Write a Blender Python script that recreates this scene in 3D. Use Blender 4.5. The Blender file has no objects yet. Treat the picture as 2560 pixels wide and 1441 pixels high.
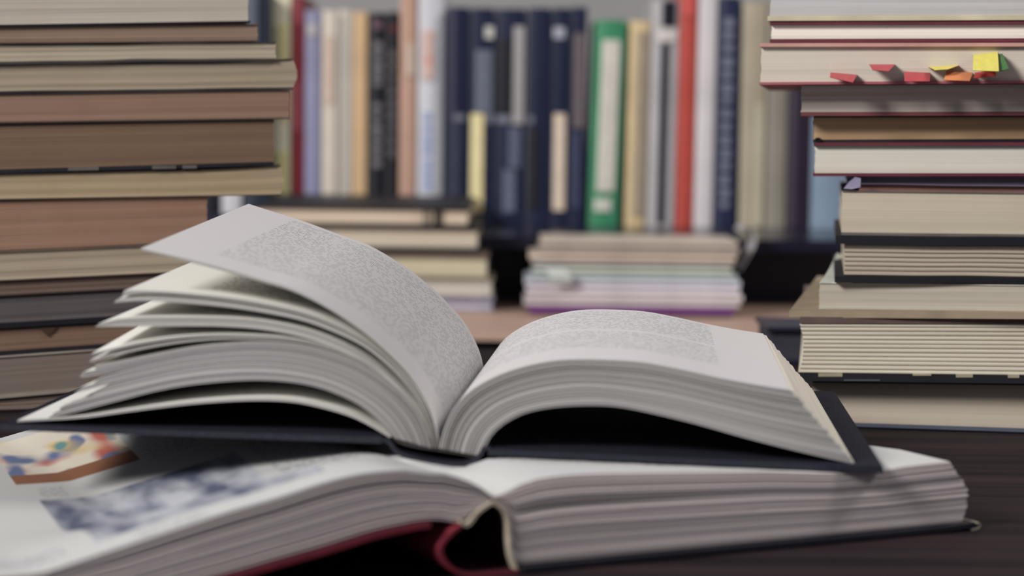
import bpy, bmesh, math, random, zlib
from mathutils import Vector, Matrix, noise as mnoise

random.seed(7)
SC = bpy.context.scene
COL = SC.collection
PI = math.pi

# ------------------------------------------------------------------ camera
HC = 0.161                 # camera height above the desk top
F = 5200.0                 # focal length in pixels of the 2560 px frame
PITCH = math.atan((720.5 - 300.0) / F)
ROLL = 0.012
cd = bpy.data.cameras.new('camera')
cam = bpy.data.objects.new('camera', cd)
COL.objects.link(cam)
cam.matrix_world = (Matrix.Translation((0, 0, HC)) @ Matrix.Rotation(PI / 2 - PITCH, 4, 'X')
                    @ Matrix.Rotation(ROLL, 4, 'Z'))
cd.sensor_fit = 'HORIZONTAL'
cd.sensor_width = 36.0
cd.lens = F / 2560.0 * 36.0
cd.clip_start = 0.01
cd.clip_end = 50
cd.dof.use_dof = True
cd.dof.focus_distance = 0.985
cd.dof.aperture_fstop = 7.2
SC.camera = cam

# ------------------------------------------------------------------ world, light, exposure
SC.view_settings.view_transform = 'Standard'
SC.view_settings.look = 'None'
SC.view_settings.gamma = 1.0
SC.view_settings.use_curve_mapping = False
SC.view_settings.exposure = 0.0
W = bpy.data.worlds.new('room_light')
SC.world = W
W.use_nodes = True
W.node_tree.nodes['Background'].inputs[0].default_value = (0.80, 0.83, 1.0, 1)
W.node_tree.nodes['Background'].inputs[1].default_value = 0.21


def area(name, loc, target, size, power, col):
    l = bpy.data.lights.new(name, 'AREA')
    l.shape = 'RECTANGLE'
    l.size, l.size_y = size
    l.energy = power
    l.color = col
    o = bpy.data.objects.new(name, l)
    COL.objects.link(o)
    o.location = loc
    o.rotation_euler = (Vector(target) - Vector(loc)).to_track_quat('-Z', 'Y').to_euler()
    return o


area('window_daylight', (-3.55, -1.8, 2.8), (0.1, 1.2, 0.05), (1.4, 1.4), 320, (1.0, 0.975, 0.945))
area('ceiling_lamp', (1.35, 1.0, 1.7), (0.2, 1.1, 0.0), (0.5, 0.5), 22, (1.0, 0.96, 0.92))

# ------------------------------------------------------------------ picture to place
_rr = cam.matrix_world.to_3x3()
RX, RU, RF = _rr.col[0].copy(), _rr.col[1].copy(), -_rr.col[2].copy()
CAMP = Vector((0, 0, HC))


def ray(px, py):
    return RF + RX * ((px - 1280.0) / F) - RU * ((py - 720.5) / F)


def at_d(px, py, Y):
    r = ray(px, py)
    return CAMP + r * (Y / r.y)


def at_z(px, py, z):
    r = ray(px, py)
    return CAMP + r * ((z - HC) / r.z)


def on_plane(px, py, P0, n):
    r = ray(px, py)
    return CAMP + r * ((P0 - CAMP).dot(n) / r.dot(n))


# ------------------------------------------------------------------ materials
def lin(c):
    return tuple(((v / 255.0) / 12.92 if v / 255.0 <= 0.04045 else ((v / 255.0 + 0.055) / 1.055) ** 2.4) for v in c[:3])


class NT:
    def __init__(self, name):
        self.m = bpy.data.materials.new(name)
        self.m.use_nodes = True
        self.t = self.m.node_tree
        self.b = self.t.nodes['Principled BSDF']
        self.b.inputs['Specular IOR Level'].default_value = 0.3

    def node(self, kind, **kw):
        n = self.t.nodes.new(kind)
        for k, v in kw.items():
            setattr(n, k, v)
        return n

    def put(self, sock, v):
        if isinstance(v, (int, float)):
            sock.default_value = v
        elif isinstance(v, (tuple, list)):
            sock.default_value = tuple(v) + (1,) if len(v) == 3 and sock.type == 'RGBA' else tuple(v)
        else:
            self.t.links.new(v, sock)

    def math(self, op, a, b=0.0, c=None):
        n = self.node('ShaderNodeMath', operation=op)
        self.put(n.inputs[0], a)
        self.put(n.inputs[1], b)
        if c is not None:
            self.put(n.inputs[2], c)
        return n.outputs[0]

    def mix(self, f, a, b):
        n = self.node('ShaderNodeMix', data_type='RGBA')
        self.put(n.inputs['Factor'], f)
        self.put(n.inputs[6], a)
        self.put(n.inputs[7], b)
        return n.outputs[2]

    def uv(self):
        tc = self.node('ShaderNodeTexCoord')
        s = self.node('ShaderNodeSeparateXYZ')
        self.t.links.new(tc.outputs['UV'], s.inputs[0])
        return s.outputs[0], s.outputs[1], tc

    def vec(self, x, y, z=0.0):
        n = self.node('ShaderNodeCombineXYZ')
        for i, v in enumerate((x, y, z)):
            self.put(n.inputs[i], v)
        return n.outputs[0]

    def noise(self, vec, scale=1.0, detail=2.0, rough=0.5):
        n = self.node('ShaderNodeTexNoise')
        if vec is not None:
            self.t.links.new(vec, n.inputs['Vector'])
        n.inputs['Scale'].default_value = scale
        n.inputs['Detail'].default_value = detail
        n.inputs['Roughness'].default_value = rough
        return n.outputs['Fac']

    def ramp(self, f, lo, hi):
        n = self.node('ShaderNodeMapRange')
        self.put(n.inputs['Value'], f)
        n.inputs['From Min'].default_value = lo
        n.inputs['From Max'].default_value = hi
        return n.outputs[0]

    def box(self, U, V, u0, u1, v0, v1):
        m = self.math
        a = m('MULTIPLY', m('GREATER_THAN', U, u0), m('LESS_THAN', U, u1))
        b = m('MULTIPLY', m('GREATER_THAN', V, v0), m('LESS_THAN', V, v1))
        return m('MULTIPLY', a, b)

    def print_lines(self, U, V, pitch, letter=0.0013, cut=0.33):
        """ink mask of unreadable small type running along U, one line every pitch of V"""
        m = self.math
        q = m('DIVIDE', V, pitch)
        row = m('FLOOR', q)
        fr = m('FRACT', q)
        band = m('MULTIPLY', m('GREATER_THAN', fr, 0.36), m('LESS_THAN', fr, 0.68))
        wn = self.node('ShaderNodeTexWhiteNoise', noise_dimensions='2D')
        self.t.links.new(self.vec(m('FLOOR', m('DIVIDE', U, letter)), row), wn.inputs['Vector'])
        ink = m('ADD', m('MULTIPLY', m('GREATER_THAN', wn.outputs['Value'], 0.52), 0.72), 0.24)
        word = m('GREATER_THAN', self.noise(self.vec(m('MULTIPLY', U, 330.0), m('MULTIPLY', row, 7.31)), 1.0, 1.0), cut)
        return m('MULTIPLY', m('MULTIPLY', band, ink), word)


_cache = {}


def plain(col, rough=0.6, var=0.12, scale=60, spec=0.3, bump=0.0, key=None):
    k = ('plain', col, rough, var, scale, spec, bump)
    if k in _cache:
        return _cache[k]
    t = NT('surface')
    tc = t.node('ShaderNodeTexCoord')
    f = t.noise(tc.outputs['Object'], scale, 3.0)
    c = lin(col)
    t.put(t.b.inputs['Base Color'], t.mix(t.ramp(f, 0.3, 0.7), tuple(v * (1 - var) for v in c), tuple(min(1, v * (1 + var)) for v in c)))
    t.b.inputs['Roughness'].default_value = rough
    t.b.inputs['Specular IOR Level'].default_value = spec
    if bump:
        bn = t.node('ShaderNodeBump')
        bn.inputs['Strength'].default_value = bump
        bn.inputs['Distance'].default_value = 0.0004
        t.t.links.new(t.noise(tc.outputs['Object'], 900, 2.0), bn.inputs['Height'])
        t.t.links.new(bn.outputs[0], t.b.inputs['Normal'])
    _cache[k] = t.m
    return t.m


def leaf_edges(col, dark=0.55, fine=1500.0, coarse=230.0, blotch=0.15, seed=0.0, mixc=0.5):
    """the cut edges of many leaves: streaks that run along U, spaced over V (both in metres)"""
    k = ('edge', col, dark, fine, coarse, blotch, seed, mixc)
    if k in _cache:
        return _cache[k]
    t = NT('leaf_edges')
    U, V, tc = t.uv()
    m = t.math
    f1 = t.noise(t.vec(m('MULTIPLY', U, 5.0), m('MULTIPLY', V, fine), seed), 1.0, 2.0, 0.6)
    f2 = t.noise(t.vec(m('MULTIPLY', U, 3.0), m('MULTIPLY', V, coarse), seed + 3.7), 1.0, 2.0, 0.6)
    f = m('ADD', m('MULTIPLY', t.ramp(f1, 0.3, 0.68), 1 - mixc), m('MULTIPLY', t.ramp(f2, 0.36, 0.62), mixc))
    c = lin(col)
    base = t.mix(f, tuple(v * dark for v in c), c)
    bl = t.noise(tc.outputs['Object'], 26, 3.0)
    base = t.mix(m('MULTIPLY', t.ramp(bl, 0.45, 0.75), blotch), base, tuple(v * q for v, q in zip(c, (0.75, 0.6, 0.5))))
    t.put(t.b.inputs['Base Color'], base)
    t.b.inputs['Roughness'].default_value = 0.85
    t.b.inputs['Specular IOR Level'].default_value = 0.15
    bn = t.node('ShaderNodeBump')
    bn.inputs['Strength'].default_value = 0.35
    bn.inputs['Distance'].default_value = 0.0003
    t.t.links.new(f, bn.inputs['Height'])
    t.t.links.new(bn.outputs[0], t.b.inputs['Normal'])
    _cache[k] = t.m
    return t.m


PAPER = (228, 226, 220)


def paper(col=PAPER):
    return plain(col, 0.75, 0.03, 30, 0.2)


def printed_page(name, rects, pitch=0.0052, paper_col=(198, 195, 194), ink=0.16, letter=0.0013):
    t = NT(name)
    U, V, tc = t.uv()
    m = t.math
    tot = None
    for (u0, u1, v0, v1) in rects:
        q = t.box(U, V, u0, u1, v0, v1)
        tot = q if tot is None else m('MAXIMUM', tot, q)
    mask = m('MULTIPLY', t.print_lines(U, V, pitch, letter), tot)
    t.put(t.b.inputs['Base Color'], t.mix(mask, lin(paper_col), (ink, ink, ink * 1.1)))
    t.b.inputs['Roughness'].default_value = 0.62
    t.b.inputs['Specular IOR Level'].default_value = 0.3
    return t.m


# ------------------------------------------------------------------ object helpers
def tag(o, label=None, cat=None, group=None, kind=None):
    if label:
        o['label'] = label
    if cat:
        o['category'] = cat
    if group:
        o['group'] = group
    if kind:
        o['kind'] = kind
    return o


def thing(name, label, cat, loc, group=None):
    o = bpy.data.objects.new(name, None)
    o.empty_display_size = 0.02
    COL.objects.link(o)
    o.location = loc
    return tag(o, label, cat, group)


def rootloc(p):
    v = Vector((0, 0, 0))
    while p is not None:
        v += p.location
        p = p.parent
    return v


def mesh(name, verts, faces, mats, parent=None, uvs=None, midx=None, smooth=False, loc=None, sharp=None):
    """verts in world space; the object's origin is its parent's (or loc)"""
    base = rootloc(parent) if parent else Vector(loc if loc is not None else (0, 0, 0))
    me = bpy.data.meshes.new(name)
    me.from_pydata([tuple(Vector(v) - base) for v in verts], [], faces)
    if not isinstance(mats, (list, tuple)):
        mats = [mats]
    for m in mats:
        me.materials.append(m)
    if midx:
        me.polygons.foreach_set('material_index', midx)
    if uvs:
        ul = me.uv_layers.new(name='UVMap')
        for p in me.polygons:
            fu = uvs[p.index]
            for k, li in enumerate(p.loop_indices):
                ul.data[li].uv = fu[k]
    bm = bmesh.new()
    bm.from_mesh(me)
    bmesh.ops.recalc_face_normals(bm, faces=bm.faces)
    bm.to_mesh(me)
    bm.free()
    if smooth:
        me.polygons.foreach_set('use_smooth', [True] * len(me.polygons))
        me.set_sharp_from_angle(angle=math.radians(sharp or 35))
    o = bpy.data.objects.new(name, me)
    COL.objects.link(o)
    if parent:
        o.parent = parent
    elif loc is not None:
        o.location = loc
    return o


def resample(pts, n):
    """Catmull-Rom through pts, n points evenly spaced along it"""
    P = [Vector(p) for p in pts]
    if len(P) > 2:
        E = [P[0] * 2 - P[1]] + P + [P[-1] * 2 - P[-2]]
        D = []
        for i in range(1, len(E) - 2):
            p0, p1, p2, p3 = E[i - 1:i + 3]
            for k in range(12):
                t = k / 12.0
                D.append(0.5 * ((2 * p1) + (p2 - p0) * t + (2 * p0 - 5 * p1 + 4 * p2 - p3) * t * t
                                + (3 * p1 - p0 - 3 * p2 + p3) * t ** 3))
        D.append(P[-1])
    else:
        D = P
    L = [0.0]
    for a, b in zip(D, D[1:]):
        L.append(L[-1] + (b - a).length)
    out = []
    j = 0
    for i in range(n):
        s = L[-1] * i / (n - 1)
        while j < len(L) - 2 and L[j + 1] < s:
            j += 1
        d = L[j + 1] - L[j]
        out.append(D[j].lerp(D[j + 1], (s - L[j]) / d if d > 1e-12 else 0))
    return out


def loft(name, bot, top, vdir, L, mats, parent, rows=6, K=4, jitter=0.0, warp=None, smooth=True, endjit=0.0, ridge=0.0):
    """a sheaf or slab: its near face lies between two curves (tip to spine), swept back by L along vdir.
    mats: [cut edges, upper face, lower face]"""
    if not isinstance(mats, (list, tuple)):
        mats = [mats] * 3
    N = len(bot)
    rnd = random.Random(zlib.crc32(('%s %d %d %.5f' % (name, N, rows, bot[0][0])).encode()))
    jit = [rnd.uniform(0, jitter) for _ in range(rows + 1)]
    if ridge:
        jit = [jv + ridge * (0 if j % 3 == 0 else 1) for j, jv in enumerate(jit)]
        jit = [ridge * 2.2 if j % 3 == 0 else jv * 0.4 for j, jv in enumerate(jit)]
    ej = [rnd.uniform(-endjit, endjit) for _ in range(rows + 1)]
    arc = [0.0]
    for i in range(1, N):
        arc.append(arc[-1] + (top[i] - top[i - 1]).length)
    V = {}
    vs = []

    def vid(i, j, k):
        key = (i, j, k)
        if key not in V:
            f = j / rows
            p = bot[i].lerp(top[i], f)
            if i == 0 and endjit:
                p = p + (bot[0] - bot[1]).normalized() * ej[j]
            p = p + vdir * (L * k / K)
            if k == 0:
                p = p + vdir * jit[j]
            if warp:
                p = warp(p, i / (N - 1), f, k / K, bot[i] + vdir * (L * k / K), top[i] + vdir * (L * k / K))
            V[key] = len(vs)
            vs.append(p)
        return V[key]
    fs, uv, mi = [], [], []

    def thick(i):
        return (top[i] - bot[i]).length

    for i in range(N - 1):
        for j in range(rows):
            for k in (0, K):
                fs.append((vid(i, j, k), vid(i + 1, j, k), vid(i + 1, j + 1, k), vid(i, j + 1, k)))
                T = 0.5 * (thick(0) + thick(N // 2))
                uv.append([(arc[i], T * j / rows), (arc[i + 1], T * j / rows),
                           (arc[i + 1], T * (j + 1) / rows), (arc[i], T * (j + 1) / rows)])
                mi.append(0)
    for k in range(K):
        y0, y1 = L * k / K, L * (k + 1) / K
        for i in range(N - 1):
            for j, m in ((rows, 1), (0, 2)):
                fs.append((vid(i, j, k), vid(i + 1, j, k), vid(i + 1, j, k + 1), vid(i, j, k + 1)))
                uv.append([(arc[i], y0), (arc[i + 1], y0), (arc[i + 1], y1), (arc[i], y1)])
                mi.append(m)
        for j in range(rows):
            for i in (0, N - 1):
                T = 0.5 * (thick(0) + thick(N // 2))
                fs.append((vid(i, j, k), vid(i, j + 1, k), vid(i, j + 1, k + 1), vid(i, j, k + 1)))
                uv.append([(y0, T * j / rows), (y0, T * (j + 1) / rows), (y1, T * (j + 1) / rows), (y1, T * j / rows)])
                mi.append(3 if len(mats) > 3 and i == 0 else 0)
    return mesh(name, vs, fs, mats, parent, uv, mi, smooth)


def slab(name, bot, thick_dir, th, vdir, L, mat, parent, K=1, warp=None):
    """a strip of even thickness: curve bot, raised by th along thick_dir, swept by L"""
    top = [b + thick_dir * th for b in bot]
    return loft(name, bot, top, vdir, L, [mat] * 3, parent, rows=1, K=K, warp=warp)


def boxmesh(name, x0, x1, y0, y1, z0, z1, mat, parent=None, loc=None, bevel=0.0):
    o = mesh(name, [(x, y, z) for z in (z0, z1) for y in (y0, y1) for x in (x0, x1)],
             [(0, 1, 3, 2), (4, 5, 7, 6), (0, 1, 5, 4), (2, 3, 7, 6), (0, 2, 6, 4), (1, 3, 7, 5)], mat, parent, loc=loc)
    if bevel:
        bm = bmesh.new()
        bm.from_mesh(o.data)
        bmesh.ops.bevel(bm, geom=bm.edges[:], offset=bevel, segments=2, affect='EDGES')
        bm.to_mesh(o.data)
        bm.free()
    return o


# ================================================================== the setting
def wood(name, c0, c1, rough, scale=(3, 60, 60)):
    t = NT(name)
    tc = t.node('ShaderNodeTexCoord')
    mp = t.node('ShaderNodeMapping')
    mp.inputs['Scale'].default_value = scale
    t.t.links.new(tc.outputs['Object'], mp.inputs['Vector'])
    f = t.noise(mp.outputs[0], 1.0, 5.0, 0.6)
    t.put(t.b.inputs['Base Color'], t.mix(t.ramp(f, 0.3, 0.7), lin(c0), lin(c1)))
    t.b.inputs['Roughness'].default_value = rough
    t.b.inputs['Specular IOR Level'].default_value = 0.35
    bn = t.node('ShaderNodeBump')
    bn.inputs['Strength'].default_value = 0.15
    bn.inputs['Distance'].default_value = 0.0005
    t.t.links.new(f, bn.inputs['Height'])
    t.t.links.new(bn.outputs[0], t.b.inputs['Normal'])
    return t.m


M_desk = wood('desk_wood', (22, 18, 22), (48, 37, 39), 0.6)
M_desk.node_tree.nodes['Principled BSDF'].inputs['Specular IOR Level'].default_value = 0.08
M_side = wood('sideboard_wood', (160, 132, 117), (190, 162, 144), 0.5)
M_black = plain((36, 36, 54), 0.4, 0.15, 20, 0.4)
M_wall = plain((148, 147, 147), 0.9, 0.04, 3, 0.1)
M_floor = wood('floor_wood', (70, 58, 50), (96, 82, 70), 0.6)

w = boxmesh('wall_back', -2.6, 2.6, 2.75, 2.85, -0.75, 1.9, M_wall)
tag(w, kind='structure')
fl = boxmesh('floor', -2.6, 2.6, -1.6, 2.85, -0.80, -0.75, M_floor)
tag(fl, kind='structure')
bb = boxmesh('baseboard_back', -2.6, 2.6, 2.73, 2.75, -0.75, -0.65, plain((190, 188, 184), 0.6))
tag(bb, kind='structure')

desk = thing('desk', 'dark brown wooden desk under the open books', 'desk', (0, 0.95, -0.75))
boxmesh('desk_top', -0.95, 0.95, 0.42, 1.46, -0.03, 0.0, M_desk, desk, bevel=0.002)
for sx in (-0.9, 0.9):
    for sy in (0.47, 1.41):
        boxmesh('leg', sx - 0.03, sx + 0.03, sy - 0.03, sy + 0.03, -0.75, -0.03, M_desk, desk, bevel=0.002)
for sy in (0.47, 1.41):
    boxmesh('apron', -0.87, 0.87, sy - 0.01, sy + 0.01, -0.11, -0.03, M_desk, desk)

ZS = -0.02
sb = thing('sideboard', 'low black sideboard with a brown wooden top behind the desk', 'sideboard', (0, 2.2, -0.75))
boxmesh('top_board', -1.35, 1.35, 1.755, 2.70, ZS - 0.006, ZS, M_side, sb)
boxmesh('body', -1.34, 1.34, 1.775, 2.69, -0.70, ZS - 0.006, M_black, sb)
boxmesh('plinth', -1.30, 1.30, 1.80, 2.66, -0.75, -0.70, M_black, sb)
for i in range(4):
    x0 = -1.33 + i * 0.667
    d = boxmesh('door', x0, x0 + 0.655, 1.760, 1.775, -0.69, ZS - 0.02, M_black, sb, bevel=0.002)
    xx = x0 + (0.60 if i % 2 == 0 else 0.055)
    boxmesh('handle', xx - 0.006, xx + 0.006, 1.740, 1.760, -0.36, -0.22, plain((120, 118, 115), 0.3, 0.05), d, bevel=0.001)

# ================================================================== frames of the two open books
B0 = at_z(1290, 1434, 0.0)
B1 = at_z(2410, 1326, 0.0)
UB = Vector((B1.x - B0.x, B1.y - B0.y, 0)).normalized()
VB = Vector((-UB.y, UB.x, 0))
PHI = math.radians(4.0)
UH = Vector((math.cos(PHI), -math.sin(PHI), 0))
VH = Vector((math.sin(PHI), math.cos(PHI), 0))
_t = on_plane(2205, 1178, B0, VB)
H0 = at_d(2205, 1178, _t.y - 0.006)
LH = 0.215                                        # height of the pages of the upper book


def hp(px, py):
    return on_plane(px, py, H0, VH)


def bp(px, py):
    return on_plane(px, py, B0, VB)


def hcurve(pts, n):
    return resample([hp(*p) for p in pts], n)


def bcurve(pts, n):
    return resample([bp(*p) for p in pts], n)


# ================================================================== the upper open book
M_cloth = plain((30, 31, 44), 0.62, 0.2, 400, 0.35, 0.5)
M_cloth_in = plain((26, 26, 38), 0.8, 0.15, 60, 0.2)
M_edgeH = leaf_edges((176, 173, 171), 0.42, 1300, 260, 0.05, 1.0, 0.55)
M_edgeH2 = leaf_edges((184, 181, 176), 0.48, 1500, 420, 0.05, 5.0, 0.45)
M_pap = paper()  # lighter than the printed pages: light on the sheaf tips put into colour
M_fore_lit = leaf_edges((236, 228, 212), 0.72, 1500, 420, 0.05, 15.0, 0.4)  # lightened leaf edges, direct light on the fore-edge put into their colour

hb = thing('open_book', 'open navy hardcover with fanned pages, lying on top of the larger open book', 'book',
           hp(1100, 1170) + VH * 0.1)
CO = 0.004     # the boards stand out in front of the pages


def back(pts, d):
    return [p + VH * d for p in pts]


# boards (front faces traced, swept back)
lb_b = hcurve([(4, 1072), (480, 1089), (958, 1106)], 8)
lb_t = hcurve([(6, 1058), (480, 1074), (956, 1090)], 8)
loft('cover_board', back(lb_b, -CO), back(lb_t, -CO), VH, LH + 2 * CO, [M_cloth, M_cloth_in, M_cloth], hb, rows=2, K=3)
rb_b = hcurve([(2206, 1179), (1720, 1158), (1222, 1136)], 8)
rb_t = hcurve([(2204, 1163), (1720, 1142), (1222, 1119)], 8)
loft('cover_board', back(rb_b, -CO), back(rb_t, -CO), VH, LH + 2 * CO, [M_cloth, M_cloth_in, M_cloth], hb, rows=2, K=3)
sp_o = hcurve([(952, 1100), (972, 1106), (988, 1128), (1020, 1143), (1080, 1156), (1140, 1162), (1180, 1157), (1204, 1142), (1212, 1124), (1228, 1122)], 26)
sp_i = hcurve([(952, 1093), (978, 1099), (996, 1121), (1026, 1135), (1082, 1148), (1140, 1154), (1174, 1150), (1195, 1137), (1205, 1119), (1228, 1115)], 26)
loft('spine_cover', back(sp_o, -CO), back(sp_i, -CO), VH, LH + 2 * CO, [M_cloth, M_cloth_in, M_cloth], hb, rows=2, K=2)

# left: the heavy block that lies on the board
NL = 40
lm_bot = hcurve([(107, 1052), (200, 1028), (300, 1002), (400, 977), (500, 961), (625, 952), (725, 957), (800, 972), (875, 1002), (925, 1035), (965, 1075), (984, 1096)], NL)
lm_top = hcurve([(238, 912), (300, 902), (400, 882), (500, 864), (600, 855), (650, 853), (725, 857), (800, 871), (875, 896), (925, 921), (975, 956), (1025, 1002), (1058, 1048), (1074, 1090), (1080, 1122)], NL)
fr = [0.0, 0.17, 0.36, 0.5, 0.62, 0.76, 0.88, 1.0]
bulge = [0, -0.002, -0.004, -0.005, -0.005, -0.004, -0.002, 0]
for q in range(len(fr) - 1):
    a = [x.lerp(y, fr[q]) for x, y in zip(lm_bot, lm_top)]
    b = [x.lerp(y, fr[q + 1] - 0.012) for x, y in zip(lm_bot, lm_top)]
    sh = UH * (0.0022 * ((q * 37) % 5 - 2) * (1 if q else 0))
    for i in range(6):
        wgt = (1 - i / 6.0) ** 2
        a[i] = a[i] + sh * wgt - UH * bulge[q] * wgt
        b[i] = b[i] + sh * wgt - UH * bulge[q + 1] * wgt
    loft('page_block', a, b, VH, LH, [M_edgeH, M_pap, M_pap, M_fore_lit], hb, rows=8, K=3, jitter=0.0005, endjit=0.0012)

# flyleaf sheaf beneath it
fly_b = [(42, 1056), (200, 1047), (300, 1034), (400, 1021), (500, 1010), (625, 1003), (725, 1006), (800, 1020), (875, 1042), (925, 1066), (975, 1096)]
fly_t = [(44, 1051), (200, 1040), (300, 1026), (400, 1012), (500, 1001), (625, 994), (725, 997), (800, 1011), (875, 1033), (925, 1058), (978, 1090)]
loft('flyleaf', hcurve(fly_b, NL), hcurve(fly_t, NL), VH, LH, [M_edgeH2, M_pap, M_pap], hb, rows=2, K=3, jitter=0.0003)


def sheaf(name, b, t, lift=0.0, top=None, rows=4, edge=None, ej=0.0006):
    def wp(p, s, f, k, pb, pt):
        return p + Vector((0, 0, lift * k * (1 - s) ** 1.5))
    return loft(name, hcurve(b, NL), hcurve(t, NL), VH, LH, [edge or M_edgeH2, top or M_pap, M_pap, M_fore_lit], hb, rows=rows, K=5,
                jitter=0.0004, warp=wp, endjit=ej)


gut = [(1010, 1005), (1050, 1050), (1072, 1095), (1082, 1122)]
M_textC = printed_page('printed_leaf_lit', [(0.03, 0.12, 0.02, 0.2)], 0.0055, (232, 230, 223))  # paper lightened to stand in for light falling on this leaf's tip
# a few leaves just above the block
sheaf('page_sheaf', [(226, 906), (300, 886), (400, 866), (500, 853), (600, 849), (725, 854), (800, 868), (875, 893), (940, 930)] + gut,
      [(222, 901), (300, 880), (400, 860), (500, 848), (600, 845), (725, 851), (800, 865), (875, 890), (940, 927)] + gut, 0.004)
sheaf('page_sheaf', [(230, 888), (262, 882), (350, 863), (450, 848), (550, 842), (650, 844), (725, 849), (800, 863), (875, 889), (940, 926)] + gut,
      [(228, 884), (262, 876), (350, 855), (450, 841), (550, 836), (650, 838), (725, 844), (800, 859), (875, 886), (940, 923)] + gut, 0.010)
g2 = [(1004, 985), (1046, 1035), (1072, 1085), (1084, 1122)]
sheaf('page_sheaf', [(240, 818), (300, 817), (450, 816), (550, 817), (650, 824), (750, 842), (825, 867), (900, 903), (955, 942)] + g2,
      [(246, 810), (312, 796), (450, 793), (600, 796), (700, 809), (775, 827), (850, 857), (915, 893), (965, 930), (1008, 974), (1050, 1026), (1075, 1080), (1086, 1122)], 0.004, rows=6)
g3 = [(1005, 950), (1048, 1006), (1076, 1070), (1089, 1122)]
sheaf('page_sheaf', [(283, 758), (350, 753), (425, 756), (550, 767), (650, 781), (750, 801), (825, 827), (900, 862), (955, 902)] + g3,
      [(294, 748), (350, 741), (425, 743), (550, 754), (650, 769), (750, 790), (825, 816), (900, 852), (958, 893), (1008, 942), (1051, 1000), (1078, 1066), (1090, 1122)], 0.006, rows=5)
sheaf('page_sheaf', [(302, 742), (350, 736), (425, 737), (550, 749), (650, 764), (750, 785), (825, 811), (900, 848), (960, 890), (1010, 940), (1053, 998), (1080, 1066), (1091, 1122)],
      [(308, 728), (350, 727), (425, 730), (550, 741), (650, 756), (750, 778), (825, 805), (900, 843), (960, 885), (1012, 936), (1055, 996), (1081, 1065), (1092, 1122)], 0.006, top=M_textC, rows=3)
# the raised leaf with print
M_textL = printed_page('printed_page_left', [(0.024, 0.146, 0.030, 0.208)], 0.0046, ink=0.24, letter=0.0010)
sheaf('raised_page', [(352, 626), (450, 650), (550, 676), (650, 705), (725, 727), (800, 762), (875, 808), (935, 853), (990, 904), (1030, 950), (1065, 1010), (1085, 1062), (1097, 1122)],
      [(352, 621), (450, 643), (550, 668), (650, 697), (725, 719), (800, 754), (875, 800), (935, 845), (990, 896), (1032, 942), (1068, 1003), (1088, 1056), (1098, 1122)], 0.009, top=M_textL, rows=3, ej=0.0)

# right block
rm_top = hcurve([(1979, 976), (1884, 961), (1790, 943), (1696, 922), (1602, 905), (1509, 899), (1415, 899), (1345, 908), (1274, 927), (1218, 951), (1167, 984), (1134, 1022), (1115, 1060), (1104, 1095), (1099, 1122)], NL)
rm_bot = hcurve([(2137, 1161), (2071, 1147), (1977, 1125), (1860, 1095), (1743, 1062), (1649, 1039), (1556, 1020), (1485, 1015), (1392, 1019), (1321, 1032), (1274, 1053), (1237, 1081), (1218, 1110), (1206, 1142)], NL)
fr = [0.0, 0.2, 0.34, 0.52, 0.66, 0.80, 0.88, 1.0]
M_textR = printed_page('printed_page_right', [(0.027, 0.150, 0.040, 0.112), (0.027, 0.150, 0.118, 0.208)], 0.0046, ink=0.24, letter=0.0010)
for q in range(len(fr) - 1):
    gap = 0.02 if q in (3, 4) else 0.008
    a = [x.lerp(y, fr[q]) for x, y in zip(rm_bot, rm_top)]
    b = [x.lerp(y, fr[q + 1] - (gap if q < len(fr) - 2 else 0)) for x, y in zip(rm_bot, rm_top)]
    last = q == len(fr) - 2
    loft('page_block', a, b, VH, LH, [M_edgeH, M_textR if last else M_pap, M_pap, M_fore_lit], hb, rows=8, K=3, jitter=0.0005, endjit=0.0008)
# glued back of the pages, darkened to paint in the shade of the cavity
gl_o = hcurve([(980, 1098), (1000, 1112), (1040, 1122), (1100, 1131), (1160, 1141), (1190, 1148), (1212, 1141)], 14)
gl_i = hcurve([(984, 1092), (1002, 1104), (1040, 1114), (1100, 1121), (1160, 1131), (1188, 1138), (1206, 1132)], 14)
loft('glued_back', [p + VH * 0.001 for p in gl_o], [p + VH * 0.001 for p in gl_i], VH, LH - 0.002, plain((58, 54, 54), 0.8), hb, rows=2, K=1)

# ------------------------------------------------------------------ what the upper book presses down
_lA, _lB = lb_b[0], lb_b[-1]
_rA, _rB = rb_b[0], rb_b[-1]
_sL = [(p - H0).dot(UH) for p in (_lA, _lB, sp_o[18], _rB, _rA)]
_zL = [_lA.z, _lB.z, min(p.z for p in sp_o), _rB.z, _rA.z]


def hero_low(s):
    if s <= _sL[0]:
        return _zL[0]
    for i in range(4):
        if s <= _sL[i + 1]:
            f = (s - _sL[i]) / (_sL[i + 1] - _sL[i])
            if i in (1, 2):
                f = f ** 0.4 if i == 1 else 1 - (1 - f) ** 0.4
            return _zL[i] + (_zL[i + 1] - _zL[i]) * f
    return _zL[4]


def press_limit(p):
    s = (p - H0).dot(UH)
    t = (p - H0).dot(VH)
    out = max(_sL[0] - s, s - _sL[4], -CO - t, t - LH - CO, 0.0)
    out2 = max(0.0, out - 0.003)
    return hero_low(min(max(s, _sL[0]), _sL[4])) - 0.0007 + out2 * 0.145


# ================================================================== the lower open book
LB = 0.325
ob = thing('open_book', 'large open art book with red spine, lying flat on the desk under the navy hardcover', 'book',
           bp(1230, 1434) * 1.0 + VB * 0.13)
ob.location.z = 0.0
M_edgeB = leaf_edges((214, 202, 198), 0.62, 900, 210, 0.06, 9.0, 0.55)
M_red = plain((124, 44, 56), 0.6, 0.15, 200, 0.3, 0.3)
M_red_in = plain((60, 14, 26), 0.8)
M_liner = plain((196, 184, 164), 0.85, 0.15, 300)
M_blackcover = plain((26, 26, 34), 0.5, 0.2, 80, 0.35)


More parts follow.
